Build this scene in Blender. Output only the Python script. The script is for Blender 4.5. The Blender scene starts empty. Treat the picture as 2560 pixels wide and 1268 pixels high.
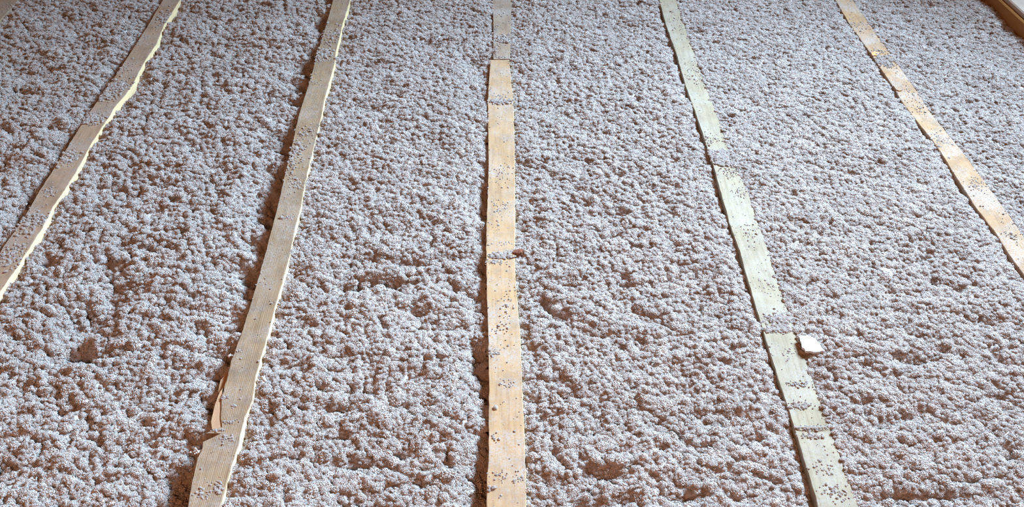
import bpy, math
import numpy as np
from mathutils import Vector, Matrix

# ------------------------------------------------------------------ camera, world, light, exposure
SC = bpy.context.scene
COL = SC.collection
IW, IH, F = 2560.0, 1268.0, 2600.0          # photograph frame and focal length in pixels
PITCH = math.atan(2020.0 / F)               # camera looks down by this angle
YAW = math.radians(-0.98)                   # turned slightly to the right of the joists
HT = 0.20                                   # height of the joist tops above the ceiling boards
CAMZ = HT + 1.602

cam_d = bpy.data.cameras.new('camera')
cam_d.sensor_width = 36.0
cam_d.lens = F * 36.0 / IW
cam_d.clip_start = 0.02
cam = bpy.data.objects.new('camera', cam_d)
COL.objects.link(cam)
cam.location = (0, 0, CAMZ)
cam.rotation_euler = (math.pi / 2 - PITCH, 0, YAW)
SC.camera = cam

world = bpy.data.worlds.new('world')
SC.world = world
world.use_nodes = True
bg = world.node_tree.nodes['Background']
bg.inputs[0].default_value = (0.62, 0.78, 1.0, 1)
bg.inputs[1].default_value = 0.25

# daylight entering through the roof window in the far slope
SKY_POS = Vector((2.7, 3.6, 2.9))
SKY_AIM = Vector((-0.30, 1.28, HT))
ld = bpy.data.lights.new('window_daylight', 'AREA')
ld.shape = 'RECTANGLE'
ld.size, ld.size_y = 1.40, 1.20
ld.color = (0.50, 0.75, 1.0)
ld.energy = 246
ld.spread = math.radians(86)
lo = bpy.data.objects.new('window_daylight', ld)
COL.objects.link(lo)
lo.location = SKY_POS
lo.rotation_euler = (SKY_AIM - SKY_POS).to_track_quat('-Z', 'Y').to_euler()

# added warm fill light behind the photographer, to brown the shaded camera-facing sides
FILL_POS = Vector((-0.5, -1.3, 2.55))
bd = bpy.data.lights.new('warm_fill', 'POINT')
bd.color = (1.0, 0.52, 0.29)
bd.energy = 122
bd.shadow_soft_size = 0.14
bo = bpy.data.objects.new('warm_fill', bd)
COL.objects.link(bo)
bo.location = FILL_POS

SC.cycles.use_light_tree = False
SC.cycles.max_bounces = 3
SC.cycles.diffuse_bounces = 2
SC.cycles.transmission_bounces = 3
SC.view_settings.view_transform = 'Standard'
SC.view_settings.look = 'None'
SC.view_settings.gamma = 1.0
SC.view_settings.use_curve_mapping = False
SC.view_settings.exposure = 0.0

# ------------------------------------------------------------------ helpers
RNG = np.random.default_rng(7)
_R = np.array(Matrix.Rotation(YAW, 3, 'Z') @ Matrix.Rotation(math.pi / 2 - PITCH, 3, 'X'))
_CP = np.array([0, 0, CAMZ])


def ground(px, py, z=HT):
    """point on the horizontal plane at height z that the photograph shows at this pixel"""
    d = _R @ np.array([px - IW / 2, IH / 2 - py, -F])
    t = (z - CAMZ) / d[2]
    return _CP + d * t


def to_pix(P):
    q = (P - _CP) @ _R
    return IW / 2 + F * q[..., 0] / -q[..., 2], IH / 2 - F * q[..., 1] / -q[..., 2]


def _hash(ix, iy, s):
    h = (ix.astype(np.int64) * 374761393 + iy.astype(np.int64) * 668265263 + s * 982451653) & 0xFFFFFFFF
    h = ((h ^ (h >> 13)) * 1274126177) & 0xFFFFFFFF
    h = ((h ^ (h >> 15)) * 2246822519) & 0xFFFFFFFF
    return ((h ^ (h >> 16)) & 0xFFFFFF) / float(0x1000000)


def perlin(x, y, s=0):
    ix, iy = np.floor(x), np.floor(y)
    fx, fy = x - ix, y - iy
    ux, uy = fx * fx * fx * (fx * (fx * 6 - 15) + 10), fy * fy * fy * (fy * (fy * 6 - 15) + 10)

    def g(ox, oy):
        a = _hash(ix + ox, iy + oy, s) * 2 * math.pi
        return np.cos(a) * (fx - ox) + np.sin(a) * (fy - oy)
    return 1.5 * ((g(0, 0) * (1 - ux) + g(1, 0) * ux) * (1 - uy) + (g(0, 1) * (1 - ux) + g(1, 1) * ux) * uy)


def worley(x, y, s=0):
    ix, iy = np.floor(x), np.floor(y)
    best = np.full(x.shape, 9.0)
    for ox in (-1, 0, 1):
        for oy in (-1, 0, 1):
            cx, cy = ix + ox, iy + oy
            d = (cx + _hash(cx, cy, s) - x) ** 2 + (cy + _hash(cx, cy, s + 17) - y) ** 2
            best = np.minimum(best, d)
    return np.sqrt(best)


def mesh_np(name, V, faces, mats, mat_idx=None, smooth=True, parent=None):
    """faces: list of int arrays (n,3) or (n,4)"""
    me = bpy.data.meshes.new(name)
    V = np.asarray(V, dtype=np.float32)
    me.vertices.add(len(V))
    me.vertices.foreach_set('co', V.ravel())
    loops = np.concatenate([f.ravel() for f in faces]).astype(np.int32)
    tot = np.concatenate([np.full(len(f), f.shape[1], np.int32) for f in faces])
    start = np.concatenate([[0], np.cumsum(tot)[:-1]]).astype(np.int32)
    me.loops.add(len(loops))
    me.loops.foreach_set('vertex_index', loops)
    me.polygons.add(len(tot))
    me.polygons.foreach_set('loop_start', start)
    me.polygons.foreach_set('loop_total', tot)
    for m in mats:
        me.materials.append(m)
    if mat_idx is not None:
        me.polygons.foreach_set('material_index', np.asarray(mat_idx, np.int32))
    me.polygons.foreach_set('use_smooth', np.full(len(tot), smooth))
    me.update(calc_edges=True)
    o = bpy.data.objects.new(name, me)
    COL.objects.link(o)
    if parent:
        o.parent = parent
    return o


def tag(o, label=None, cat=None, group=None, kind=None):
    for k, v in (('label', label), ('category', cat), ('group', group), ('kind', kind)):
        if v:
            o[k] = v
    return o


# ------------------------------------------------------------------ materials
def new_mat(name):
    m = bpy.data.materials.new(name)
    m.use_nodes = True
    nt = m.node_tree
    b = nt.nodes['Principled BSDF']
    b.inputs['Roughness'].default_value = 0.9
    b.inputs['Specular IOR Level'].default_value = 0.15
    return m, nt, b


def N(nt, typ, **kw):
    n = nt.nodes.new(typ)
    for k, v in kw.items():
        if k.startswith('i_'):
            n.inputs[k[2:].replace('_', ' ')].default_value = v
        else:
            setattr(n, k, v)
    return n


def ramp(nt, fac, stops):
    r = nt.nodes.new('ShaderNodeValToRGB')
    e = r.color_ramp.elements
    while len(e) < len(stops):
        e.new(0.5)
    for el, (p, c) in zip(e, stops):
        el.position = p
        el.color = (c[0], c[1], c[2], 1) if hasattr(c, '__len__') else (c, c, c, 1)
    nt.links.new(fac, r.inputs[0])
    return r.outputs[0]


def mix(nt, fac, a, b, blend='MIX'):
    m = nt.nodes.new('ShaderNodeMix')
    m.data_type = 'RGBA'
    m.blend_type = blend
    for sock, v in ((m.inputs[0], fac), (m.inputs[6], a), (m.inputs[7], b)):
        if isinstance(v, bpy.types.NodeSocket):
            nt.links.new(v, sock)
        elif isinstance(v, (int, float)):
            sock.default_value = v
        else:
            sock.default_value = (v[0], v[1], v[2], 1)
    return m.outputs[2]


def coords(nt, scale=(1, 1, 1)):
    t = nt.nodes.new('ShaderNodeTexCoord')
    mp = nt.nodes.new('ShaderNodeMapping')
    mp.inputs['Scale'].default_value = scale
    nt.links.new(t.outputs['Object'], mp.inputs[0])
    return mp.outputs[0]


def noise(nt, vec, scale, detail=4, rough=0.55):
    n = N(nt, 'ShaderNodeTexNoise', i_Scale=scale, i_Detail=detail, i_Roughness=rough)
    nt.links.new(vec, n.inputs['Vector'])
    return n.outputs['Fac']


def mat_insulation():
    m, nt, b = new_mat('cellulose_fluff')
    geo = N(nt, 'ShaderNodeNewGeometry')
    v = geo.outputs['Position']
    n1 = noise(nt, v, 9, 2)
    c = ramp(nt, n1, [(0.30, (0.63, 0.56, 0.52)), (0.70, (0.71, 0.64, 0.60))])
    isl = geo.outputs['Random Per Island']
    c = mix(nt, 0.85, c, ramp(nt, isl, [(0.0, (0.84, 0.80, 0.78)), (0.10, (0.95, 0.93, 0.92)), (0.55, (1.0, 1.0, 1.0)),
                                        (0.965, (1.06, 1.06, 1.06)), (0.975, (1.5, 1.5, 1.5))]), 'MULTIPLY')
    nt.links.new(c, b.inputs['Base Color'])
    b.inputs['Roughness'].default_value = 1.0
    b.inputs['Specular IOR Level'].default_value = 0.05
    # thin paper fibres let some light through
    tr = nt.nodes.new('ShaderNodeBsdfTranslucent')
    nt.links.new(mix(nt, 1.0, c, (1.15, 0.93, 0.80), 'MULTIPLY'), tr.inputs[0])
    ms = nt.nodes.new('ShaderNodeMixShader')
    ms.inputs[0].default_value = 0.30
    nt.links.new(b.outputs[0], ms.inputs[1])
    nt.links.new(tr.outputs[0], ms.inputs[2])
    nt.links.new(ms.outputs[0], nt.nodes['Material Output'].inputs['Surface'])
    return m


def mat_wood(name, light, mid, dark, dust=0.35, ridge=0.5, seed=0.0):
    m, nt, b = new_mat(name)
    t = nt.nodes.new('ShaderNodeTexCoord')
    mp = nt.nodes.new('ShaderNodeMapping')
    mp.inputs['Location'].default_value = (seed, seed * 1.7, seed * 0.3)
    nt.links.new(t.outputs['Object'], mp.inputs[0])
    v0 = mp.outputs[0]
    st = nt.nodes.new('ShaderNodeMapping')
    st.inputs['Scale'].default_value = (1.0, 0.07, 1.0)
    nt.links.new(v0, st.inputs[0])
    v = st.outputs[0]
    big = noise(nt, v0, 5, 3)
    c = ramp(nt, big, [(0.33, mid), (0.68, light)])
    grain = noise(nt, v, 130, 4, 0.6)
    c = mix(nt, 0.75, c, ramp(nt, grain, [(0.30, (0.74, 0.68, 0.62)), (0.52, (1, 1, 1)), (0.75, (1.10, 1.08, 1.04))]), 'MULTIPLY')
    # growth ring lines running along the board
    wv = N(nt, 'ShaderNodeTexWave', i_Scale=85.0, i_Distortion=9.0, i_Detail=3.0)
    wv.inputs['Detail Scale'].default_value = 0.6
    wv.bands_direction = 'X'
    nt.links.new(v, wv.inputs['Vector'])
    c = mix(nt, ridge, c, ramp(nt, wv.outputs['Fac'], [(0.0, (0.55, 0.46, 0.38)), (0.40, (1, 1, 1))]), 'MULTIPLY')
    # knots and weather stains
    vor = N(nt, 'ShaderNodeTexVoronoi', i_Scale=4.2)
    nt.links.new(v0, vor.inputs['Vector'])
    c = mix(nt, ramp(nt, vor.outputs['Distance'], [(0.03, 0.75), (0.075, 0.0)]), c, dark)
    stain = noise(nt, v0, 17, 5, 0.7)
    c = mix(nt, ramp(nt, stain, [(0.48, 0.0), (0.72, 0.7)]), c, dark)
    speck = noise(nt, v0, 150, 2)
    c = mix(nt, ramp(nt, speck, [(0.66, 0.0), (0.72, 0.55)]), c, (0.20, 0.14, 0.10))
    # settled fibre dust
    d1 = noise(nt, v0, 11, 5, 0.65)
    d2 = noise(nt, v0, 260, 3, 0.7)
    df = N(nt, 'ShaderNodeMath', operation='MULTIPLY')
    nt.links.new(ramp(nt, d1, [(0.42, 0.12), (0.66, 1.0)]), df.inputs[0])
    nt.links.new(ramp(nt, d2, [(0.38, 0.0), (0.60, min(1.0, dust * 1.7))]), df.inputs[1])
    c = mix(nt, df.outputs[0], c, (0.38, 0.335, 0.315))
    nt.links.new(c, b.inputs['Base Color'])
    bp = N(nt, 'ShaderNodeBump', i_Strength=0.5, i_Distance=0.0004)
    hm = N(nt, 'ShaderNodeMath', operation='ADD')
    nt.links.new(grain, hm.inputs[0])
    wm = N(nt, 'ShaderNodeMath', operation='MULTIPLY')
    nt.links.new(wv.outputs['Fac'], wm.inputs[0])
    wm.inputs[1].default_value = ridge
    nt.links.new(wm.outputs[0], hm.inputs[1])
    nt.links.new(hm.outputs[0], bp.inputs['Height'])
    nt.links.new(bp.outputs[0], b.inputs['Normal'])
    return m


def mat_plain(name, c1, c2, scale=20, stretch=(1, 1, 1), bump=0.2):
    m, nt, b = new_mat(name)
    v = coords(nt, stretch)
    n = noise(nt, v, scale, 5, 0.6)
    nt.links.new(ramp(nt, n, [(0.3, c1), (0.7, c2)]), b.inputs['Base Color'])
    bp = N(nt, 'ShaderNodeBump', i_Strength=bump, i_Distance=0.002)
    nt.links.new(n, bp.inputs['Height'])
    nt.links.new(bp.outputs[0], b.inputs['Normal'])
    return m


M_FLUFF = mat_insulation()
M_W = {
    'far': mat_wood('pine_dusty', (0.346, 0.238, 0.145), (0.292, 0.200, 0.124), (0.162, 0.108, 0.067), 0.4, 0.25, 3.1),
    'a': mat_wood('pine_pale_tan', (0.357, 0.227, 0.140), (0.303, 0.190, 0.112), (0.173, 0.108, 0.067), 0.45, 0.2, 0.0),
    'b': mat_wood('pine_ridged', (0.335, 0.217, 0.120), (0.274, 0.174, 0.096), (0.157, 0.104, 0.070), 0.36, 0.85, 5.3),
    'c': mat_wood('pine_orange', (0.422, 0.244, 0.112), (0.378, 0.227, 0.117), (0.249, 0.162, 0.107), 0.50, 0.06, 9.7),
    'c2': mat_wood('pine_greyed', (0.313, 0.211, 0.135), (0.271, 0.184, 0.124), (0.173, 0.113, 0.078), 0.55, 0.15, 12.9),
    'd': mat_wood('pine_green_tinted', (0.322, 0.251, 0.165), (0.291, 0.228, 0.152), (0.217, 0.157, 0.096), 0.35, 0.15, 15.1),
    'e': mat_wood('pine_golden', (0.378, 0.214, 0.099), (0.309, 0.176, 0.094), (0.178, 0.107, 0.064), 0.55, 0.2, 19.9),
}
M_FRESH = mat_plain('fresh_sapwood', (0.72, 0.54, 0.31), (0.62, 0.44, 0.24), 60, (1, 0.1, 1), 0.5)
M_SPLIT = mat_plain('split_heartwood', (0.36, 0.205, 0.115), (0.46, 0.27, 0.155), 50, (1, 0.12, 1), 0.5)
M_BEAM = mat_plain('varnished_timber', (0.25, 0.105, 0.030), (0.33, 0.145, 0.045), 30, (1, 0.06, 1), 0.3)
M_PANEL = mat_plain('pale_board', (0.36, 0.275, 0.215), (0.42, 0.325, 0.26), 12, (1, 1, 1), 0.15)
M_SHELL = mat_plain('roof_boards', (0.62, 0.33, 0.16), (0.70, 0.40, 0.21), 6, (0.2, 1, 1), 0.2)
M_CEIL = mat_plain('ceiling_boards_dark', (0.20, 0.14, 0.10), (0.28, 0.20, 0.14), 6)
M_FRAME = mat_plain('window_frame_paint', (0.70, 0.68, 0.64), (0.78, 0.76, 0.72), 8)
M_PAPER = mat_plain('pressed_paper', (0.48, 0.45, 0.44), (0.60, 0.57, 0.56), 90, (1, 1, 1), 0.4)
M_CHIP = mat_plain('dark_bark', (0.10, 0.035, 0.02), (0.24, 0.09, 0.05), 120, (1, 1, 1), 0.5)

# ------------------------------------------------------------------ room shell (attic)
X0, X1, Y0, Y1 = -3.2, 3.9, -3.0, 7.6
RIDGE_Y, RIDGE_Z, EAVE_Z = 0.8, 4.7, 1.2


def quad(name, pts, m, kind='structure', label=None, cat=None):
    o = mesh_np(name, pts, [np.array([[0, 1, 2, 3]])], [m], smooth=False)
    return tag(o, label, cat, kind=kind)


quad('floor', [(X0, Y0, 0), (X1, Y0, 0), (X1, Y1, 0), (X0, Y1, 0)], M_CEIL, label='dark boards under the joists and insulation', cat='floor')
quad('wall_far', [(X0, Y1, 0), (X1, Y1, 0), (X1, Y1, EAVE_Z), (X0, Y1, EAVE_Z)], M_SHELL, label='low brown boarded knee wall under the far eave', cat='wall')
quad('wall_near', [(X0, Y0, 0), (X1, Y0, 0), (X1, Y0, EAVE_Z), (X0, Y0, EAVE_Z)], M_SHELL, label='low brown boarded knee wall under the near eave', cat='wall')
for nm, x, side in (('wall_left', X0, 'beyond the tan joist'), ('wall_right', X1, 'behind the pale deck panel')):
    o = mesh_np(nm, [(x, Y0, 0), (x, Y1, 0), (x, Y1, EAVE_Z), (x, RIDGE_Y, RIDGE_Z), (x, Y0, EAVE_Z)],
                [np.array([[0, 1, 2], [0, 2, 3], [0, 3, 4]])], [M_SHELL], smooth=False)
    tag(o, 'brown boarded gable wall ' + side, 'wall', kind='structure')
# far roof slope with the window opening, near roof slope
SL = (EAVE_Z - RIDGE_Z) / (Y1 - RIDGE_Y)


def roofz(y):
    return RIDGE_Z + SL * (y - RIDGE_Y)


ox0, ox1, oy0, oy1 = SKY_POS.x - 0.75, SKY_POS.x + 0.75, SKY_POS.y - 0.10, SKY_POS.y + 1.10
xs, ys = [X0, ox0, ox1, X1], [RIDGE_Y, oy0, oy1, Y1]
RV = [(x, y, roofz(y)) for y in ys for x in xs] + [(X0, Y0, EAVE_Z), (X1, Y0, EAVE_Z)]
RF = [[j * 4 + i, j * 4 + i + 1, j * 4 + i + 5, j * 4 + i + 4] for j in range(3) for i in range(3) if not (i == 1 and j == 1)]
RF.append([0, 3, 17, 16])
tag(mesh_np('ceiling', RV, [np.array(RF)], [M_SHELL], smooth=False), 'brown boarded roof slopes meeting at the ridge', 'ceiling', kind='structure')
wv, wf = [], []
for (xa, ya, xb, yb) in ((ox0, oy0, ox1, oy0), (ox1, oy0, ox1, oy1), (ox1, oy1, ox0, oy1), (ox0, oy1, ox0, oy0)):
    b0 = len(wv)
    for (x, y) in ((xa, ya), (xb, yb)):
        wv += [(x, y, roofz(y) - 0.02), (x, y, roofz(y) + 0.14)]
    wf.append([b0, b0 + 2, b0 + 3, b0 + 1])
tag(mesh_np('window_1', wv, [np.array(wf)], [M_FRAME], smooth=False), 'white lining of the roof window in the far slope', 'window', kind='structure')

# ------------------------------------------------------------------ joists: edges measured along each board
JE = {
    'z': dict(L=[(-8, 0), (-58, 58), (-405, 462)], R=[(45, 0), (0, 52), (-345, 460)]),
    'a': dict(L=[(407, 0), (368, 66), (285, 195), (215, 291), (151, 397), (132, 427), (99, 476), (63, 539), (10, 615), (-60, 725)],
              R=[(450, 0), (411, 60), (391, 110), (364, 149), (348, 179), (331, 212), (311, 240), (285, 268), (275, 288), (255, 318),
                 (229, 358), (205, 404), (189, 433), (180, 446), (156, 483), (132, 516), (106, 569), (66, 632), (33, 682), (0, 728), (-70, 838)]),
    'b': dict(L=[(832, 0), (811, 76), (799, 113), (786, 159), (771, 212), (756, 258), (746, 291), (734, 344), (716, 418), (696, 506),
                 (670, 609), (643, 702), (619, 784), (600, 840), (577, 904), (566, 950), (555, 985), (551, 1030), (553, 1068), (552, 1084),
                 (512, 1083.5), (506, 1105), (505, 1122), (493, 1144), (483, 1188), (476, 1225), (469, 1268)],
              R=[(875, 0), (855, 66), (839, 133), (837, 156), (825, 199), (812, 245), (802, 298), (791, 341), (772, 417), (758, 480),
                 (753, 516), (739, 566), (723, 645), (706, 705), (686, 771), (669, 840), (655, 884), (640, 938), (631, 1002), (611, 1046),
                 (594, 1120), (575, 1178), (557, 1245), (551, 1268)]),
    'c': dict(L=[(1226, 149), (1221, 212), (1219, 260), (1220, 298), (1221, 420), (1216, 562), (1215, 625), (1216, 718), (1220, 840),
                 (1222, 975), (1221, 1144), (1216, 1200), (1217, 1268)],
              R=[(1273, 149), (1277, 200), (1283, 250), (1285, 298), (1287, 420), (1288, 519), (1288, 569), (1286, 620), (1289, 698),
                 (1296, 784), (1301, 840), (1306, 975), (1311, 1076), (1314, 1178), (1316, 1268)]),
    'd': dict(L=[(1648, 0), (1664, 60), (1691, 136), (1714, 215), (1744, 298), (1770, 374), (1785, 420), (1807, 499), (1823, 556),
                 (1850, 632), (1876, 725), (1899, 801), (1911, 840), (1940, 931), (1964, 1002), (1991, 1086), (2021, 1184), (2045, 1268)],
              R=[(1691, 0), (1714, 73), (1740, 146), (1764, 215), (1790, 282), (1807, 331), (1823, 374), (1841, 420), (1870, 483),
                 (1893, 553), (1920, 625), (1940, 692), (1966, 768), (1989, 840), (2004, 874), (2028, 941), (2055, 1012), (2082, 1090),
                 (2109, 1164), (2143, 1262)]),
    'e': dict(L=[(2089, 0), (2119, 53), (2145, 89), (2172, 126), (2205, 176), (2235, 219), (2250, 247), (2294, 305), (2331, 351),
                 (2376, 420), (2410, 473), (2443, 523), (2490, 582), (2520, 632), (2560, 688), (2660, 830)],
              R=[(2132, 0), (2168, 53), (2202, 99), (2238, 152), (2281, 212), (2327, 282), (2374, 341), (2407, 381), (2435, 420),
                 (2473, 470), (2513, 523), (2543, 566), (2560, 592), (2680, 760)]),
    'c2': dict(L=[(1231, 0), (1233, 66), (1233, 140)], R=[(1279, 0), (1277, 60), (1275, 140)]),
}
YN, YF = 0.35, 7.55        # near and far ends of the joists


def edge_fn(pts, z=HT):
    P = np.array([ground(x, y, z) for x, y in pts])
    o = np.argsort(P[:, 1], kind='stable')
    yy, xx = P[o, 1], P[o, 0]
    k = np.polyfit(yy, xx, 1)

    def f(y):
        y = np.asarray(y, float)
        r = np.interp(y, yy, xx)
        r = np.where(y < yy[0], xx[0] + k[0] * (y - yy[0]), r)
        return np.where(y > yy[-1], xx[-1] + k[0] * (y - yy[-1]), r)
    return f, yy


EDGE = {}
for k, d in JE.items():
    fl, yl = edge_fn(d['L'])
    fr, yr = edge_fn(d['R'])
    EDGE[k] = (fl, fr, np.concatenate([yl, yr]))


def joist(key, name, label, m, y0, y1, right_mat=None, ztop=HT, seed=0, wane=0.0):
    fl, fr, yb = EDGE[key]
    st = np.unique(np.round(np.concatenate([np.arange(max(y0, 1.0), min(y1, 4.0), 0.012), np.linspace(y0, y1, 30), yb, yb + 0.0008]), 4))
    st = st[(st >= y0) & (st <= y1)]
    inside = np.clip((st - 0.9) / 0.2, 0, 1)
    L = fl(st) + 0.0012 * perlin(st * 40, st * 0 + seed, 3) + 0.0007 * perlin(st * 160, st * 0 + seed, 5)
    R = fr(st) + 0.0014 * perlin(st * 35, st * 0 + seed + 9, 4) + 0.0008 * perlin(st * 150, st * 0 + seed + 9, 6)
    wn = wane * (0.55 + 0.9 * np.abs(perlin(st * 7, st * 0 + seed, 12)) + 0.4 * perlin(st * 30, st * 0 + seed, 13)) * inside
    n = len(st)
    prof = []
    bev = 0.0012
    warp = 0.0015 * perlin(st * 3, st * 0 + seed, 8)
    prof.append((L + 0.002, 0 * st + 0.001))
    prof.append((L, ztop - 0.02 + 0 * st))
    prof.append((L, ztop - bev + warp))
    for t in (0.0, 0.25, 0.5, 0.75, 1.0):
        xx = L + bev + (R - L - 2 * bev) * t
        prof.append((xx, ztop + warp + 0.0007 * perlin(st * 20, xx * 60, 2)))
    prof.append((R, ztop - bev + warp))
    prof.append((R + wn, ztop - 0.016 + warp))
    prof.append((R + wn * 0.8, 0 * st + 0.001))
    K = len(prof)
    V = np.stack([np.stack([p[0], st, p[1]], -1) for p in prof], 1).reshape(-1, 3)
    i = np.arange(n - 1)[:, None]
    j = np.arange(K - 1)[None, :]
    q = np.stack([i * K + j, (i + 1) * K + j, (i + 1) * K + j + 1, i * K + j + 1], -1).reshape(-1, 4)[:, ::-1]
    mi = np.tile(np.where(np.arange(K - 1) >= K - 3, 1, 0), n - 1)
    capt = []
    for base in (0, (n - 1) * K):
        for a in range(1, K - 1):
            capt.append([base, base + a, base + a + 1] if base == 0 else [base, base + a + 1, base + a])
    capt = np.array(capt)
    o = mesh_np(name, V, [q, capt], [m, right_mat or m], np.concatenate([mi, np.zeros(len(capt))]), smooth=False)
    return tag(o, label, 'joist')


yend = ground(1250, 149)[1]
J = {}
J['z'] = joist('z', 'timber_joist', 'dusty pine joist in the corner, beside the tan joist with the cream edge', M_W['far'], YN, YF, seed=1)
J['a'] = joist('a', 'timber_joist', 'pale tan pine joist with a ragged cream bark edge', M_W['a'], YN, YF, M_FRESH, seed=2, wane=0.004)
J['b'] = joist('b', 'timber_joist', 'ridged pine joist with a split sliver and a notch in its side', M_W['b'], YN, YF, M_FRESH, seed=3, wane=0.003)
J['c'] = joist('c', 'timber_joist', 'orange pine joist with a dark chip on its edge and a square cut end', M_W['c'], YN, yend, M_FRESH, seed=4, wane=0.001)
J['c2'] = joist('c2', 'timber_joist', 'greyed crumb-covered pine joist butted behind the cut end of the orange joist', M_W['c2'], yend + 0.012, YF, ztop=HT - 0.004, seed=5)
J['d'] = joist('d', 'timber_joist', 'greenish grey treated pine joist crossed by drifts of insulation', M_W['d'], YN, YF, seed=6)
J['e'] = joist('e', 'timber_joist', 'golden pine joist with a crack and an orange knot, nearest the pale deck', M_W['e'], YN, YF, seed=7)


def solid(name, outline, z0, z1, m, parent=None, jitter=0.0, sub=6, seed=0, dome=0.0):
    """prism from an outline in plan; z1 may be a function of (x,y)"""
    P = np.array(outline, float)
    pts = []
    for a, b in zip(P, np.roll(P, -1, 0)):
        for t in range(sub):
            pts.append(a + (b - a) * t / sub)
    pts = np.array(pts)
    r = np.random.default_rng(seed)
    pts += r.normal(0, jitter, pts.shape)
    n = len(pts)
    c = pts.mean(0)
    inner = c + (pts - c) * 0.55
    zz = lambda q, dz=0: np.array([(z1(x, y) if callable(z1) else z1) for x, y in q]) + dz
    V = np.concatenate([np.c_[pts, np.full(n, z0)], np.c_[pts, zz(pts)], np.c_[inner, zz(inner, dome) + r.normal(0, jitter * 0.5, n)],
                        [[c[0], c[1], zz([c], dome)[0]]]])
    i = np.arange(n)
    k = (i + 1) % n
    s1 = np.stack([i, k, n + k, n + i], -1)
    s2 = np.stack([n + i, n + k, 2 * n + k, 2 * n + i], -1)
    tr = np.stack([2 * n + i, 2 * n + k, np.full(n, 3 * n)], -1)
    bt = np.stack([np.full(n - 2, 0), i[2:], i[1:-1]], -1)
    return mesh_np(name, V, [np.concatenate([s1, s2]), np.concatenate([tr, bt])], [m], smooth=False, parent=parent)


def plan(pix, z=HT):
    return [tuple(ground(x, y, z)[:2]) for x, y in pix]


# split sliver standing off the ridged joist, and the thinner splinter behind it
o = solid('split_sliver', plan([(556, 968), (553, 1000), (551, 1030), (556, 1060), (553, 1070), (530, 1071), (527, 1052), (534, 1020), (546, 985)]),
          HT - 0.05, HT - 0.0025, M_SPLIT, J['b'], 0.0004, 4, 1)
tag(o, 'reddish split sliver of heartwood')
o = solid('split_splinter', plan([(575, 924), (571, 938), (560, 968), (549, 984), (545, 978), (552, 950)], HT - 0.012),
          HT - 0.06, HT - 0.012, M_SPLIT, J['b'], 0.0003, 4, 2)
# dark chip on the orange joist
o = solid('bark_chip', plan([(1282, 626), (1300, 622), (1309, 623), (1305, 631), (1297, 634), (1284, 632)], HT + 0.004),
          HT - 0.012, HT + 0.004, M_CHIP, None, 0.0005, 4, 3, 0.002)
tag(o, 'dark red-brown bark chip sticking out at the edge of the orange joist', 'bark chip')
# crack in the golden joist, orange knot
o = solid('knot', plan([(2178, 133), (2186, 130), (2197, 132), (2198, 137), (2190, 140), (2180, 139)]), HT - 0.004, HT + 0.0022,
          mat_plain('orange_knot', (0.55, 0.24, 0.10), (0.66, 0.32, 0.15), 60), J['e'], 0.0003, 3, 4)
o = solid('lifted_splinter', plan([(2233, 216), (2241, 218), (2256, 228), (2247, 229), (2240, 226)]), HT - 0.004, HT + 0.0035,
          M_W['e'], J['e'], 0.0003, 3, 5)

# ------------------------------------------------------------------ deck at the right: edge beam and pale board
BZ = HT + 0.055
p1, p2 = ground(2499, 0, BZ), ground(2562, 58, BZ)
dv = (p2 - p1) / np.linalg.norm(p2 - p1)
nv = np.array([-dv[1], dv[0], 0])
if nv[0] < 0:
    nv = -nv


def slab(name, off0, off1, z0, z1, m, s0=-2.6, s1=2.0):
    c = []
    for s, o_ in ((s0, off0), (s1, off0), (s1, off1), (s0, off1)):
        q = p1 + dv * s + nv * o_
        c.append((q[0], q[1]))
    e = 0.004
    V = [(x, y, z0) for x, y in c] + [(x, y, z1 - e) for x, y in c]
    cx = np.mean(c, 0)
    tops = []
    for s, o_ in ((s0 + e, off0 + e), (s1 - e, off0 + e), (s1 - e, off1 - e), (s0 + e, off1 - e)):
        q = p1 + dv * s + nv * o_
        tops.append((q[0], q[1], z1))
    V += tops
    Fq = [[0, 1, 2, 3]] + [[i, (i + 1) % 4, 4 + (i + 1) % 4, 4 + i] for i in range(4)] + \
         [[4 + i, 4 + (i + 1) % 4, 8 + (i + 1) % 4, 8 + i] for i in range(4)] + [[8, 9, 10, 11]]
    return mesh_np(name, V, [np.array(Fq)], [m], smooth=False)


tag(slab('edge_beam', 0.0, 0.07, 0.001, BZ, M_BEAM), 'brown timber edge beam under the pale deck board', 'beam')
tag(slab('deck_board', 0.012, 1.2, BZ + 0.0005, BZ + 0.018, M_PANEL), 'pale smooth deck board lying on the brown edge beam', 'board')


def beam_x(y):
    return p1[0] + (np.asarray(y) - p1[1]) * dv[0] / dv[1]


# ------------------------------------------------------------------ insulation
ICO_V = []
_phi = (1 + 5 ** 0.5) / 2
for a in (-1, 1):
    for b in (-_phi, _phi):
        ICO_V += [(0, a, b), (a, b, 0), (b, 0, a)]
ICO_V = np.array(ICO_V) / math.sqrt(1 + _phi * _phi)
ICO_F = []
for i in range(12):
    for j in range(i + 1, 12):
        for k in range(j + 1, 12):
            d = [np.linalg.norm(ICO_V[u] - ICO_V[v]) for u, v in ((i, j), (j, k), (i, k))]
            if max(d) < 1.1:
                n_ = np.cross(ICO_V[j] - ICO_V[i], ICO_V[k] - ICO_V[i])
                ICO_F.append((i, j, k) if n_ @ ICO_V[i] > 0 else (i, k, j))
ICO_F = np.array(ICO_F)


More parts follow.
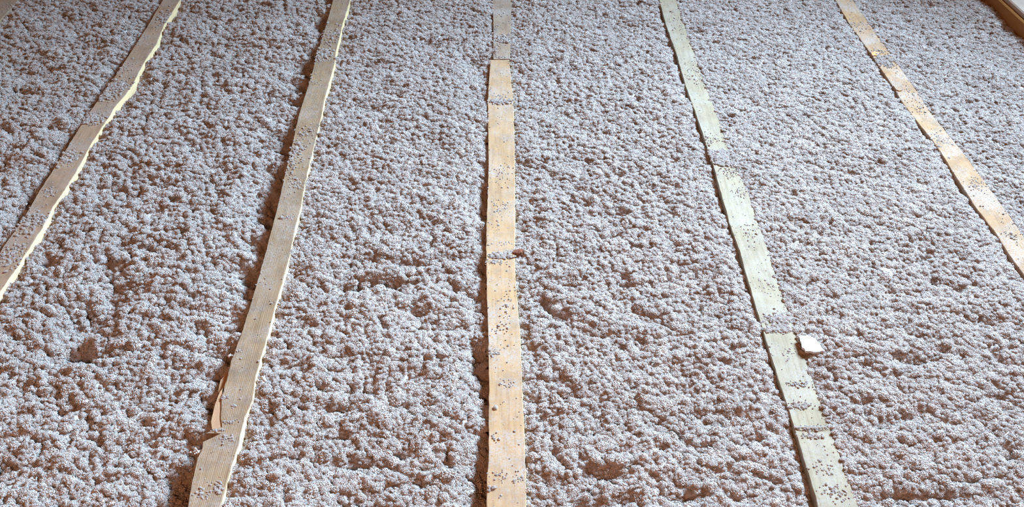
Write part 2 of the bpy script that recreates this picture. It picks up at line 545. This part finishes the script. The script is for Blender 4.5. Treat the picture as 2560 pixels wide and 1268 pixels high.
TET_V = np.array([(1, 1, 1), (1, -1, -1), (-1, 1, -1), (-1, -1, 1)]) / 3 ** 0.5
TET_F = np.array([(0, 1, 2), (0, 3, 1), (0, 2, 3), (1, 3, 2)])
OCT_V = np.array([(1, 0, 0), (-1, 0, 0), (0, 1, 0), (0, -1, 0), (0, 0, 1), (0, 0, -1)], float)
OCT_F = np.array([(0, 2, 4), (2, 1, 4), (1, 3, 4), (3, 0, 4), (2, 0, 5), (1, 2, 5), (3, 1, 5), (0, 3, 5)])


def crumbs(P, r, flat=(0.5, 1.0), shape=None, long=1.45, tilt=0.5):
    """irregular little lumps, one per row of P"""
    BV, BF = shape or (ICO_V, ICO_F)
    nv = len(BV)
    n = len(P)
    a = RNG.uniform(0, 2 * math.pi, (n, 3))
    ca, sa = np.cos(a), np.sin(a)
    Rz = np.zeros((n, 3, 3))
    Rz[:, 0, 0] = ca[:, 0]; Rz[:, 0, 1] = -sa[:, 0]; Rz[:, 1, 0] = sa[:, 0]; Rz[:, 1, 1] = ca[:, 0]; Rz[:, 2, 2] = 1
    tl = RNG.normal(0, tilt, n)
    Rx = np.zeros((n, 3, 3))
    Rx[:, 0, 0] = 1; Rx[:, 1, 1] = np.cos(tl); Rx[:, 1, 2] = -np.sin(tl); Rx[:, 2, 1] = np.sin(tl); Rx[:, 2, 2] = np.cos(tl)
    S = np.stack([RNG.uniform(0.8, long, n), RNG.uniform(0.6, 1.1, n), RNG.uniform(flat[0], flat[1], n)], -1)
    V = BV[None] * RNG.uniform(0.62, 1.32, (n, nv, 1)) * S[:, None, :]
    V = np.einsum('nij,nkj->nki', np.matmul(Rz, Rx), V) * r[:, None, None] + P[:, None, :]
    Fc = (BF[None] + nv * np.arange(n)[:, None, None]).reshape(-1, 3)
    return V.reshape(-1, 3), Fc


# dents and crevices: pixel x, pixel y, half width px, run length px, depth mm
DENTS = [
    (225, 765, 70, 150, 50), (300, 690, 55, 140, 38), (195, 862, 85, 60, 52), (265, 640, 40, 80, 20), (350, 600, 60, 60, 18),
    (120, 640, 35, 60, 16), (440, 900, 40, 90, 16), (350, 1010, 60, 70, 16), (160, 1010, 45, 60, 14), (500, 800, 40, 70, 14),
    (330, 470, 60, 60, 14), (540, 420, 50, 60, 14), (480, 275, 45, 50, 20), (430, 250, 30, 40, 14), (310, 1110, 25, 50, 14),
    (20, 1150, 40, 60, 14), (60, 1230, 40, 50, 14), (280, 1190, 18, 30, 16), (590, 1140, 20, 40, 8), (215, 60, 30, 40, 14), (110, 60, 25, 40, 12),
    (40, 170, 20, 60, 14), (60, 215, 20, 50, 12), (130, 170, 25, 40, 10), (190, 275, 30, 30, 14), (480, 360, 50, 40, 12),
    (950, 690, 100, 45, 44), (1040, 640, 70, 60, 26), (900, 640, 60, 60, 18), (1190, 850, 30, 120, 34), (1195, 720, 40, 80, 26),
    (1130, 700, 40, 50, 16), (1040, 770, 40, 50, 18), (860, 700, 30, 50, 14), (800, 960, 22, 30, 18), (730, 890, 60, 70, 18),
    (920, 960, 45, 50, 20), (850, 1010, 40, 45, 18), (1040, 1030, 30, 60, 16), (900, 1150, 70, 60, 16), (1060, 1190, 50, 60, 16),
    (740, 1130, 35, 60, 14), (880, 1250, 60, 50, 16), (1030, 1110, 18, 50, 12), (1200, 1240, 30, 40, 18), (1000, 1005, 40, 30, 12),
    (870, 85, 20, 30, 18), (1070, 95, 35, 40, 18), (1185, 140, 28, 60, 22), (920, 150, 40, 25, 14), (985, 165, 30, 30, 14),
    (930, 255, 45, 35, 20), (1000, 225, 25, 25, 12), (940, 25, 25, 25, 12), (1000, 5, 14, 20, 12), (950, 350, 60, 25, 12), (920, 420, 50, 30, 10),
    (870, 450, 30, 30, 10), (1000, 560, 80, 40, 10),
    (1300, 55, 25, 25, 14), (1380, 145, 20, 25, 14), (1460, 320, 35, 40, 14), (1490, 340, 25, 30, 12), (1460, 495, 30, 30, 14),
    (1550, 525, 35, 30, 16), (1550, 430, 25, 25, 12), (1490, 570, 20, 20, 10), (1558, 697, 22, 40, 30), (1400, 780, 40, 50, 22),
    (1355, 740, 30, 80, 16), (1440, 860, 30, 50, 16), (1600, 780, 50, 50, 14), (1370, 770, 20, 40, 16), (1630, 790, 30, 30, 14),
    (1425, 990, 30, 20, 16), (1405, 945, 15, 30, 12), (1585, 955, 22, 35, 14), (1740, 1020, 40, 40, 12), (1800, 1050, 25, 25, 10),
    (1500, 1170, 50, 50, 18), (1470, 1255, 40, 50, 26), (1700, 1230, 60, 60, 22), (1560, 1240, 40, 40, 16), (1380, 1120, 30, 50, 12),
    (1890, 1090, 40, 25, 12), (1540, 1190, 30, 40, 10), (1930, 1190, 18, 30, 14), (1860, 1240, 50, 40, 14),
    (2170, 910, 24, 35, 24), (2060, 915, 30, 30, 14), (2260, 895, 40, 30, 16), (2310, 890, 30, 35, 14), (2215, 1050, 40, 50, 22),
    (2270, 1030, 50, 50, 16), (2160, 1000, 30, 50, 14), (2300, 1120, 30, 50, 14), (2420, 1195, 50, 30, 24), (2350, 1240, 60, 60, 26),
    (2250, 1230, 50, 60, 22), (2520, 1130, 30, 50, 20), (2450, 1040, 30, 60, 14), (2240, 1150, 25, 30, 14), (2480, 980, 30, 40, 12),
    (2240, 725, 45, 22, 18), (2395, 715, 25, 30, 20), (2330, 690, 16, 40, 16), (2290, 595, 25, 40, 14), (2400, 640, 20, 30, 12),
    (2140, 555, 25, 25, 12), (2000, 555, 25, 20, 12), (2110, 205, 28, 18, 14), (2180, 560, 25, 20, 10), (2130, 430, 20, 15, 10),
    (2050, 660, 40, 25, 8), (2090, 740, 60, 25, 10), (2480, 800, 60, 40, 14), (2560, 780, 40, 40, 12),
    (1735, 75, 20, 20, 14), (2255, 30, 30, 15, 14), (2330, 10, 30, 15, 16), (2510, 70, 14, 14, 16),
]
_dents = []
for (px, py, w, l, dep) in DENTS:
    c = ground(px, py)
    s = np.linalg.norm(ground(px + 10, py) - ground(px - 10, py)) / 20
    v_ = np.linalg.norm(ground(px, py + 10) - ground(px, py - 10)) / 20
    _dents.append((c[0], c[1], w * s, l * v_ * 0.5, dep * 0.0011))


def relief(x, y, amp):
    """surface relief of the blown fill"""
    wx = x + 0.02 * perlin(x * 9, y * 9, 41)
    wy = y + 0.02 * perlin(x * 9, y * 9, 42)
    h = 0.008 * perlin(wx * 3.2, wy * 3.2, 1) + 0.0085 * amp * perlin(wx * 8, wy * 9, 2)
    h += amp * (0.0070 * perlin(wx * 19, wy * 21, 3) + 0.0060 * perlin(wx * 46, wy * 50, 4) + 0.0045 * perlin(x * 80, y * 84, 5))
    # clots and gaps between them
    w1 = worley(wx * 34, wy * 34, 6)
    h += amp * 0.0065 * (0.55 - w1)
    pit = np.clip(perlin(wx * 32, wy * 34, 7) - 0.36, 0, 1)
    h -= (0.4 + 0.6 * amp) * 0.040 * pit
    return h


def dents(x, y):
    h = np.zeros_like(x)
    for (cx, cy, w, l, dep) in _dents:
        m = (np.abs(x - cx) < 2.4 * w) & (y - cy < 1.8 * l) & (y - cy > -2.2 * l)
        if not m.any():
            continue
        dx, dy = (x[m] - cx) / w, (y[m] - cy) / l
        jx = 0.35 * perlin(x[m] * 45, y[m] * 45, 51)
        dy = dy + 0.4 * perlin(x[m] * 38, y[m] * 38, 52)
        f = np.where(dy < -0.3, np.exp(-((dy + 0.3) / 0.75) ** 2), np.exp(-((dy + 0.3) / 0.55) ** 2))
        h[m] -= dep * np.exp(-((dx + jx) ** 2) * 1.3) * f
    return h


YROWS = []
_y = 0.45
while _y < 7.5:
    YROWS.append(_y)
    if 1.10 < _y < 3.85:
        _y += 0.0075
    else:
        _y += 0.025
YROWS = np.array(YROWS)


def add_clots(o, first, r):
    """vertices from index first on carry fuzzy clots of radius r"""
    n, tot = len(r), len(o.data.vertices)
    for nm, typ, prop, dat in (('clot_scale', 'FLOAT', 'value', r),
                               ('clot_turn', 'FLOAT_VECTOR', 'vector', np.c_[RNG.normal(0, 0.28, n), RNG.normal(0, 0.28, n), RNG.uniform(0, 6.28, n)]),
                               ('clot_pick', 'INT', 'value', RNG.integers(0, 8, n))):
        at = o.data.attributes.new(nm, typ, 'POINT')
        w = 3 if typ == 'FLOAT_VECTOR' else 1
        full = np.zeros((tot, w), np.int32 if typ == 'INT' else np.float32)
        full[first:] = np.asarray(dat).reshape(n, w)
        at.data.foreach_set(prop, full.ravel())
    md = o.modifiers.new('clots', 'NODES')
    md.node_group = CLOT_NODES


def bay(label, fL, fR, offs, amp, ncol, fade=lambda y: 1.0):
    Y = YROWS[:, None]
    xl, xr = fL(YROWS)[:, None], fR(YROWS)[:, None]
    U = np.linspace(0, 1, ncol)[None, :]
    X = xl + (xr - xl) * U
    Yg = np.broadcast_to(Y, X.shape)
    dl, dr = X - xl, xr - X
    gl, gm, gr, wl, wr = (tuple(offs) + (0.035, 0.035))[:5]

    def base(x, y, dl, dr):
        vl = gl * np.clip(1 + 0.8 * perlin(y * 5, y * 0 + 3.3, 61) + 0.8 * perlin(y * 19, y * 0 + 1.3, 62), 0.1, 2)
        vr = gr * np.clip(1 + 1.0 * perlin(y * 5, y * 0 + 7.3, 63) + 1.1 * perlin(y * 19, y * 0 + 4.3, 64), 0.1, 2) * fade(y)
        el, er = np.exp(-(dl / wl) ** 1.5), np.exp(-(dr / wr) ** 1.5)
        return gm + (vl - gm) * el + (vr - gm) * er

    def height(x, y, dl, dr):
        near = 1 - 0.55 * np.exp(-np.minimum(dl, dr) / 0.02)
        return HT - 0.003 + base(x, y, dl, dr) + (relief(x, y, amp(x, y)) + dents(x, y)) * near

    Z = height(X, Yg, dl, dr)
    ny = len(YROWS)
    V = np.stack([X, Yg, Z - 0.0068], -1).reshape(-1, 3)
    i = np.arange(ny - 1)[:, None]
    j = np.arange(ncol - 1)[None, :]
    q = np.stack([i * ncol + j, i * ncol + j + 1, (i + 1) * ncol + j + 1, (i + 1) * ncol + j], -1).reshape(-1, 4)
    # fuzzy clots all over the surface, where they can be seen
    nt_ = int(np.mean(xr - xl) * 3.6 * CLOT_DENSITY * 1.9)
    yy = 0.85 + 3.6 * RNG.random(nt_)
    lo_, hi_ = fL(yy), fR(yy)
    xx = lo_ + (hi_ - lo_) * RNG.random(nt_)
    px, py = to_pix(np.stack([xx, yy, np.full(nt_, HT)], -1))
    keep = (px > -620) & (px < IW + 620) & (py > -220) & (py < IH + 320)
    keep &= RNG.random(nt_) < np.clip(1.5 - 0.18 * yy + 0.3 * perlin(xx * 22, yy * 22, 71), 0.3, 1)
    xx, yy, lo_, hi_ = xx[keep], yy[keep], lo_[keep], hi_[keep]
    # as many again where the surface is steep, so that walls of hollows are covered too
    e = 0.004
    h0 = height(xx, yy, xx - lo_, hi_ - xx)
    gx = (height(xx + e, yy, xx + e - lo_, np.maximum(hi_ - xx - e, 0)) - h0) / e
    gy = (height(xx, yy + e, xx - lo_, hi_ - xx) - h0) / e
    sl = np.sqrt(1 + gx * gx + gy * gy)
    keep = RNG.random(len(xx)) < sl / 1.9
    xx, yy, lo_, hi_ = xx[keep], yy[keep], lo_[keep], hi_[keep]
    r = np.exp(RNG.normal(math.log(0.0049), 0.38, len(xx))) * (1.05 - 0.02 * yy)
    r = np.clip(r, 0.0028, 0.013)
    z = height(xx, yy, xx - lo_, hi_ - xx) + r * (-0.42 + RNG.uniform(-0.36, 0.40, len(xx)))
    ng = len(V)
    V = np.concatenate([V, np.stack([xx, yy, z], -1)])
    o = mesh_np('cellulose_insulation', V, [q], [M_FLUFF], smooth=True)
    add_clots(o, ng, r)
    tag(o, label, 'insulation', kind='stuff')
    print('clots', len(r))
    return len(q) * 2


CLOT_DENSITY = 33000


def clot_mesh(seed):
    """one fuzzy low clot of paper fibre, unit radius: granules packed over a small core"""
    r_ = np.random.default_rng(seed)
    ng = 86
    k = np.arange(ng) + 0.5
    ph = np.arccos(1 - 1.25 * k / ng)
    th = math.pi * (1 + 5 ** 0.5) * k + r_.uniform(0, 6.28)
    D = np.stack([np.cos(th) * np.sin(ph), np.sin(th) * np.sin(ph), np.cos(ph)], -1) + r_.normal(0, 0.07, (ng, 3))
    lump = 0.84 + 0.10 * np.sin(3 * D[:, 0] + r_.uniform(0, 6)) * np.sin(3 * D[:, 1] + r_.uniform(0, 6)) + r_.normal(0, 0.05, ng)
    P = D * lump[:, None] * [1.15, 1.0, 0.55]
    V1, F1 = crumbs(P, r_.uniform(0.11, 0.20, ng), (0.4, 0.9), (OCT_V, OCT_F), 2.0, 0.8)
    V2, F2 = crumbs(np.zeros((1, 3)), np.array([0.84]), (0.5, 0.6), None, 1.0, 0.05)
    me = bpy.data.meshes.new('fibre_clot')
    me.from_pydata(np.concatenate([V1, V2]).tolist(), [], np.concatenate([F1, F2 + len(V1)]).tolist())
    me.polygons.foreach_set('use_smooth', np.ones(len(me.polygons), bool))
    me.materials.append(M_FLUFF)
    return bpy.data.objects.new('fibre_clot', me)


def clot_nodes():
    ng = bpy.data.node_groups.new('clots_on_points', 'GeometryNodeTree')
    ng.interface.new_socket('Geometry', in_out='INPUT', socket_type='NodeSocketGeometry')
    ng.interface.new_socket('Geometry', in_out='OUTPUT', socket_type='NodeSocketGeometry')
    nd, lk = ng.nodes, ng.links
    gi, go = nd.new('NodeGroupInput'), nd.new('NodeGroupOutput')

    def attr(name, typ):
        a = nd.new('GeometryNodeInputNamedAttribute')
        a.data_type = typ
        a.inputs['Name'].default_value = name
        return a.outputs['Attribute']
    sc = attr('clot_scale', 'FLOAT')
    gt = nd.new('FunctionNodeCompare')
    gt.data_type = 'FLOAT'
    gt.operation = 'GREATER_THAN'
    gt.inputs[1].default_value = 0.0001
    lk.new(sc, gt.inputs[0])
    mp = nd.new('GeometryNodeMeshToPoints')
    lk.new(gi.outputs[0], mp.inputs['Mesh'])
    lk.new(gt.outputs[0], mp.inputs['Selection'])
    protos = nd.new('GeometryNodeJoinGeometry')
    for i in range(8):
        oi = nd.new('GeometryNodeObjectInfo')
        oi.inputs['Object'].default_value = clot_mesh(100 + i)
        oi.inputs['As Instance'].default_value = False
        g2 = nd.new('GeometryNodeGeometryToInstance')
        lk.new(oi.outputs['Geometry'], g2.inputs[0])
        lk.new(g2.outputs[0], protos.inputs[0])
    ip = nd.new('GeometryNodeInstanceOnPoints')
    ip.inputs['Pick Instance'].default_value = True
    lk.new(mp.outputs[0], ip.inputs['Points'])
    lk.new(protos.outputs[0], ip.inputs['Instance'])
    lk.new(attr('clot_pick', 'INT'), ip.inputs['Instance Index'])
    er = nd.new('FunctionNodeEulerToRotation')
    lk.new(attr('clot_turn', 'FLOAT_VECTOR'), er.inputs[0])
    lk.new(er.outputs[0], ip.inputs['Rotation'])
    lk.new(sc, ip.inputs['Scale'])
    jn = nd.new('GeometryNodeJoinGeometry')
    lk.new(gi.outputs[0], jn.inputs[0])
    lk.new(ip.outputs[0], jn.inputs[0])
    lk.new(jn.outputs[0], go.inputs[0])
    return ng


CLOT_NODES = clot_nodes()
A1 = lambda x, y: np.full_like(x, 1.42)
A2 = lambda x, y: 1.12 - 0.35 * np.clip((y - 1.8) / 1.2, 0, 1)
A3 = lambda x, y: 0.90 - 0.40 * np.clip((y - 1.4) / 1.5, 0, 1)
tris = 0
tris += bay('loose cellulose insulation beyond the dusty corner joist, up to the gable wall', lambda y: np.full_like(np.asarray(y, float), X0 + 0.01), EDGE['z'][0], (0.0, 0.0, -0.015), A1, 120)
tris += bay('loose grey cellulose insulation on the side of the tan waney joist away from the ridged joist', EDGE['z'][1], EDGE['a'][0], (-0.004, 0.0, -0.032, 0.03, 0.05), A1, 66)
tris += bay('rough hollowed cellulose insulation between the tan waney joist and the ridged split joist', EDGE['a'][1], EDGE['b'][0], (-0.013, -0.004, -0.058, 0.03, 0.075), A1, 66)
_cl = lambda y: np.where(np.asarray(y) < yend, EDGE['c'][0](y), EDGE['c2'][0](y))
_cr = lambda y: np.where(np.asarray(y) < yend, EDGE['c'][1](y), EDGE['c2'][1](y))
tris += bay('cellulose insulation between the ridged split joist and the orange joist, with a crevice across it', EDGE['b'][1], _cl, (-0.009, -0.002, -0.036, 0.03, 0.038), A2, 66, lambda y: np.clip(1.5 - 0.9 * (y - 1.2), 0.25, 1.3))
tris += bay('bright even cellulose insulation between the orange joist and the greenish joist', _cr, EDGE['d'][0], (-0.006, 0.001, -0.014, 0.03, 0.022), A2, 66)
tris += bay('cellulose insulation heaped between the greenish joist and the golden joist', EDGE['d'][1], EDGE['e'][0], (0.003, 0.004, -0.007, 0.03, 0.02), A3, 66)
tris += bay('dim smooth cellulose insulation between the golden joist and the brown edge beam', EDGE['e'][1], lambda y: beam_x(y) + 0.002, (0.0, 0.002, 0.012), A3, 66)

# ------------------------------------------------------------------ crumbs and drifts lying on the joists
DRIFT = {   # pixel x, y, radius x px, radius y px, count
    'z': [(10, 20, 20, 12, 30)],
    'a': [(420, 45, 22, 18, 150), (290, 215, 34, 14, 220), (262, 240, 30, 12, 200), (228, 300, 26, 10, 200), (240, 290, 18, 8, 60),
          (310, 170, 30, 16, 110), (170, 395, 26, 14, 130), (70, 560, 40, 24, 170), (30, 640, 34, 26, 170), (120, 480, 20, 12, 60), (365, 95, 20, 14, 40)],
    'b': [(800, 135, 26, 10, 240), (795, 152, 26, 5, 90), (830, 90, 30, 16, 130), (735, 390, 24, 40, 140), (740, 460, 22, 16, 90), (765, 330, 20, 20, 70),
          (722, 545, 14, 6, 60), (560, 994, 12, 4, 40), (585, 1016, 6, 5, 20), (540, 1076, 12, 3, 40), (575, 1055, 18, 4, 30), (545, 1220, 12, 12, 60),
          (570, 1095, 16, 8, 30), (780, 200, 18, 20, 60), (600, 878, 6, 4, 14), (505, 1235, 20, 12, 30)],
    'c': [(1250, 254, 26, 5, 150), (1250, 240, 22, 10, 40), (1250, 640, 24, 6, 130), (1275, 630, 12, 5, 60), (1235, 655, 16, 4, 70), (1255, 610, 20, 6, 40),
          (1240, 560, 16, 14, 25), (1255, 520, 22, 20, 60), (1270, 770, 20, 40, 40), (1235, 885, 14, 10, 35), (1265, 960, 14, 12, 20), (1236, 1092, 8, 8, 16),
          (1245, 1190, 20, 10, 16), (1300, 1200, 12, 8, 24), (1230, 1222, 10, 6, 16), (1255, 430, 20, 30, 30), (1245, 820, 20, 14, 20)],
    'c2': [(1262, 98, 16, 7, 130), (1240, 125, 8, 14, 90), (1250, 40, 20, 20, 40), (1250, 145, 20, 3, 50), (1238, 75, 7, 12, 30)],
    'd': [(1795, 388, 34, 11, 420), (1815, 402, 30, 10, 240), (1770, 350, 26, 12, 90), (1950, 800, 34, 12, 200), (1950, 822, 34, 8, 120), (1960, 785, 24, 10, 80),
          (1995, 960, 20, 6, 60), (2000, 1015, 26, 8, 80), (2030, 1070, 34, 4, 110), (2025, 1090, 30, 6, 50), (1970, 880, 16, 16, 30), (1740, 180, 24, 26, 80),
          (1700, 60, 18, 30, 60), (1850, 480, 18, 16, 50), (1880, 590, 20, 20, 40), (1920, 720, 20, 20, 50), (2060, 1170, 24, 20, 40), (2090, 1230, 30, 16, 60), (1830, 430, 24, 14, 80)],
    'e': [(2210, 152, 24, 12, 240), (2225, 165, 18, 8, 80), (2190, 130, 30, 6, 80), (2140, 60, 26, 20, 90), (2350, 350, 22, 14, 110), (2440, 460, 22, 14, 60),
          (2530, 590, 16, 12, 50), (2300, 270, 20, 20, 40), (2270, 220, 20, 16, 40)],
}
CL = {'z': 'dusty joist in the corner', 'a': 'tan waney joist', 'b': 'ridged split joist', 'c': 'orange joist',
      'c2': 'greyed joist behind the orange one', 'd': 'greenish joist', 'e': 'golden joist'}
BASE_N = {'z': 60, 'a': 330, 'b': 220, 'c': 300, 'c2': 110, 'd': 440, 'e': 260}
for k in DRIFT:
    fl, fr, _ = EDGE[k]
    pts, rad = [], []
    ylo, yhi = (1.1, 3.85)
    if k == 'c':
        yhi = yend
    if k == 'c2':
        ylo = yend + 0.02
    zt = HT - (0.004 if k == 'c2' else 0)
    n = BASE_N[k]
    y = RNG.uniform(ylo, yhi, n)
    x = fl(y) + (fr(y) - fl(y)) * RNG.uniform(0.0, 1.0, n)
    pts.append(np.stack([x, y], -1))
    rad.append(np.exp(RNG.normal(math.log(0.0012), 0.4, n)))
    for (px, py, rx, ry, cnt) in DRIFT[k]:
        c = ground(px, py, zt)
        sx = np.linalg.norm(ground(px + 10, py) - ground(px - 10, py)) / 20
        sy = np.linalg.norm(ground(px, py + 10) - ground(px, py - 10)) / 20
        big = cnt >= 120
        cnt = cnt if big else int(cnt * 1.0)
        q = RNG.normal(0, 1, (cnt, 2)) * [rx * sx * 0.62, ry * sy * 0.62] + c[:2]
        pts.append(q)
        rad.append(np.exp(RNG.normal(math.log(0.0028 if big else 0.0016), 0.35, cnt)))
    P, r = np.concatenate(pts), np.concatenate(rad)
    ok = (P[:, 0] > fl(P[:, 1]) - 0.002) & (P[:, 0] < fr(P[:, 1]) + 0.002) & (P[:, 1] > ylo) & (P[:, 1] < yhi)
    P, r = P[ok], r[ok]
    small = r < 0.0011
    V, Fc = crumbs(np.c_[P[small], zt + r[small] * 0.4], r[small], (0.22, 0.45), None, 1.9, 0.2)
    n0 = len(V)
    o = mesh_np('insulation_crumbs', np.concatenate([V, np.c_[P[~small], zt + r[~small] * 0.35]]), [Fc], [M_FLUFF], smooth=True)
    add_clots(o, n0, r[~small])
    tag(o, 'loose grey insulation crumbs scattered on top of the ' + CL[k], 'insulation crumbs', kind='stuff')
    tris += len(Fc)

# ------------------------------------------------------------------ single flakes and tufts
o = solid('paper_flake', plan([(1998, 838), (2022, 838), (2040, 845), (2062, 876), (2040, 878), (2016, 876), (2005, 866)], HT + 0.017),
          HT + 0.009, lambda x, y: HT + 0.015, M_PAPER, None, 0.0008, 5, 8, 0.001)
tag(o, 'pale flat flake of pressed paper beside the greenish joist', 'paper flake')
def tuft(px, py, z, size, n, label):
    c = ground(px, py, z)
    P = RNG.normal(0, 1, (n, 3)) * [size * 0.5, size * 0.5, size * 0.3] + [c[0], c[1], z]
    V, Fc = crumbs(P, RNG.uniform(0.25, 0.5, n) * size, (0.6, 1.0))
    tag(mesh_np('insulation_tuft', V, [Fc], [M_FLUFF], smooth=True), label, 'tuft')


tuft(494, 1129, HT - 0.004, 0.008, 16, 'grey tuft clinging to the side of the ridged joist below its notch')
tuft(575, 890, HT - 0.005, 0.006, 12, 'small grey tuft caught at the top of the splinter on the ridged joist')
tuft(1319, 1224, HT - 0.001, 0.007, 14, 'brownish tuft leaning on the edge of the orange joist')
tuft(657, 952, HT - 0.006, 0.010, 18, 'round grey tuft tucked against the cream edge of the ridged joist')
c = ground(2214, 682, HT + 0.006)
_u = RNG.uniform(0, 2 * math.pi, 420)
_q = np.sqrt(RNG.random(420))
P = np.c_[c[0] + 0.017 * _q * np.cos(_u), c[1] + 0.022 * _q * np.sin(_u), HT + 0.010 - 0.008 * _q ** 2 + RNG.normal(0, 0.0006, 420)]
V, Fc = crumbs(P, RNG.uniform(0.0016, 0.0028, 420), (0.4, 0.7))
tag(mesh_np('fibre_pad', V, [Fc], [M_PAPER], smooth=True), 'pale rounded pad of matted fibre lying between the greenish and golden joists', 'fibre pad')
# made-up pendant fitting, out of view, to give the added fill light a source
pl = bpy.data.objects.new('pendant_prop', None)
COL.objects.link(pl)
pl.location = FILL_POS
tag(pl, 'added pendant prop for the warm fill light, unseen behind the photographer', 'lamp')
M_DARK = mat_plain('dark_bakelite', (0.03, 0.03, 0.03), (0.05, 0.05, 0.05), 30)


def tube(name, pts, rads, m, parent=None, n=12):
    P = np.array(pts, float)
    V, Fq = [], []
    for a, (p, r) in enumerate(zip(P, rads)):
        d = P[min(a + 1, len(P) - 1)] - P[max(a - 1, 0)]
        d = d / np.linalg.norm(d)
        u = np.cross(d, [0.3, 0.8, 0.52])
        u /= np.linalg.norm(u)
        w = np.cross(d, u)
        for k in range(n):
            t = 2 * math.pi * k / n
            V.append(p + r * (math.cos(t) * u + math.sin(t) * w))
    for a in range(len(P) - 1):
        for k in range(n):
            Fq.append([a * n + k, a * n + (k + 1) % n, (a + 1) * n + (k + 1) % n, (a + 1) * n + k])
    return mesh_np(name, V, [np.array(Fq)], [m], smooth=True, parent=parent)


_near = EAVE_Z + (RIDGE_Z - EAVE_Z) * (FILL_POS.y - Y0) / (RIDGE_Y - Y0)
tube('prop_holder', [(0, 0, 0.16), (0, 0, 0.20), (0, 0, 0.23), (0, 0, 0.235)], [0.020, 0.022, 0.014, 0.004], M_DARK, pl)
tube('prop_cord', [(0, 0, 0.23), (0, 0, (_near - FILL_POS.z))], [0.004, 0.004], M_DARK, pl)

# pale straw lying across the greenish joist
_s = [ground(x, y, HT + 0.003) + np.array([0, 0, dz])
      for x, y, dz in ((1984, 1067, 0.001), (2005, 1070, 0.002), (2030, 1071, 0.002), (2055, 1070, 0.003), (2078, 1066, 0.004))]
tag(tube('straw', _s, [0.0008, 0.0011, 0.0011, 0.0010, 0.0006], M_PAPER, None, 6), 'thin pale straw lying across the greenish joist', 'straw')
print('approx triangles', tris)
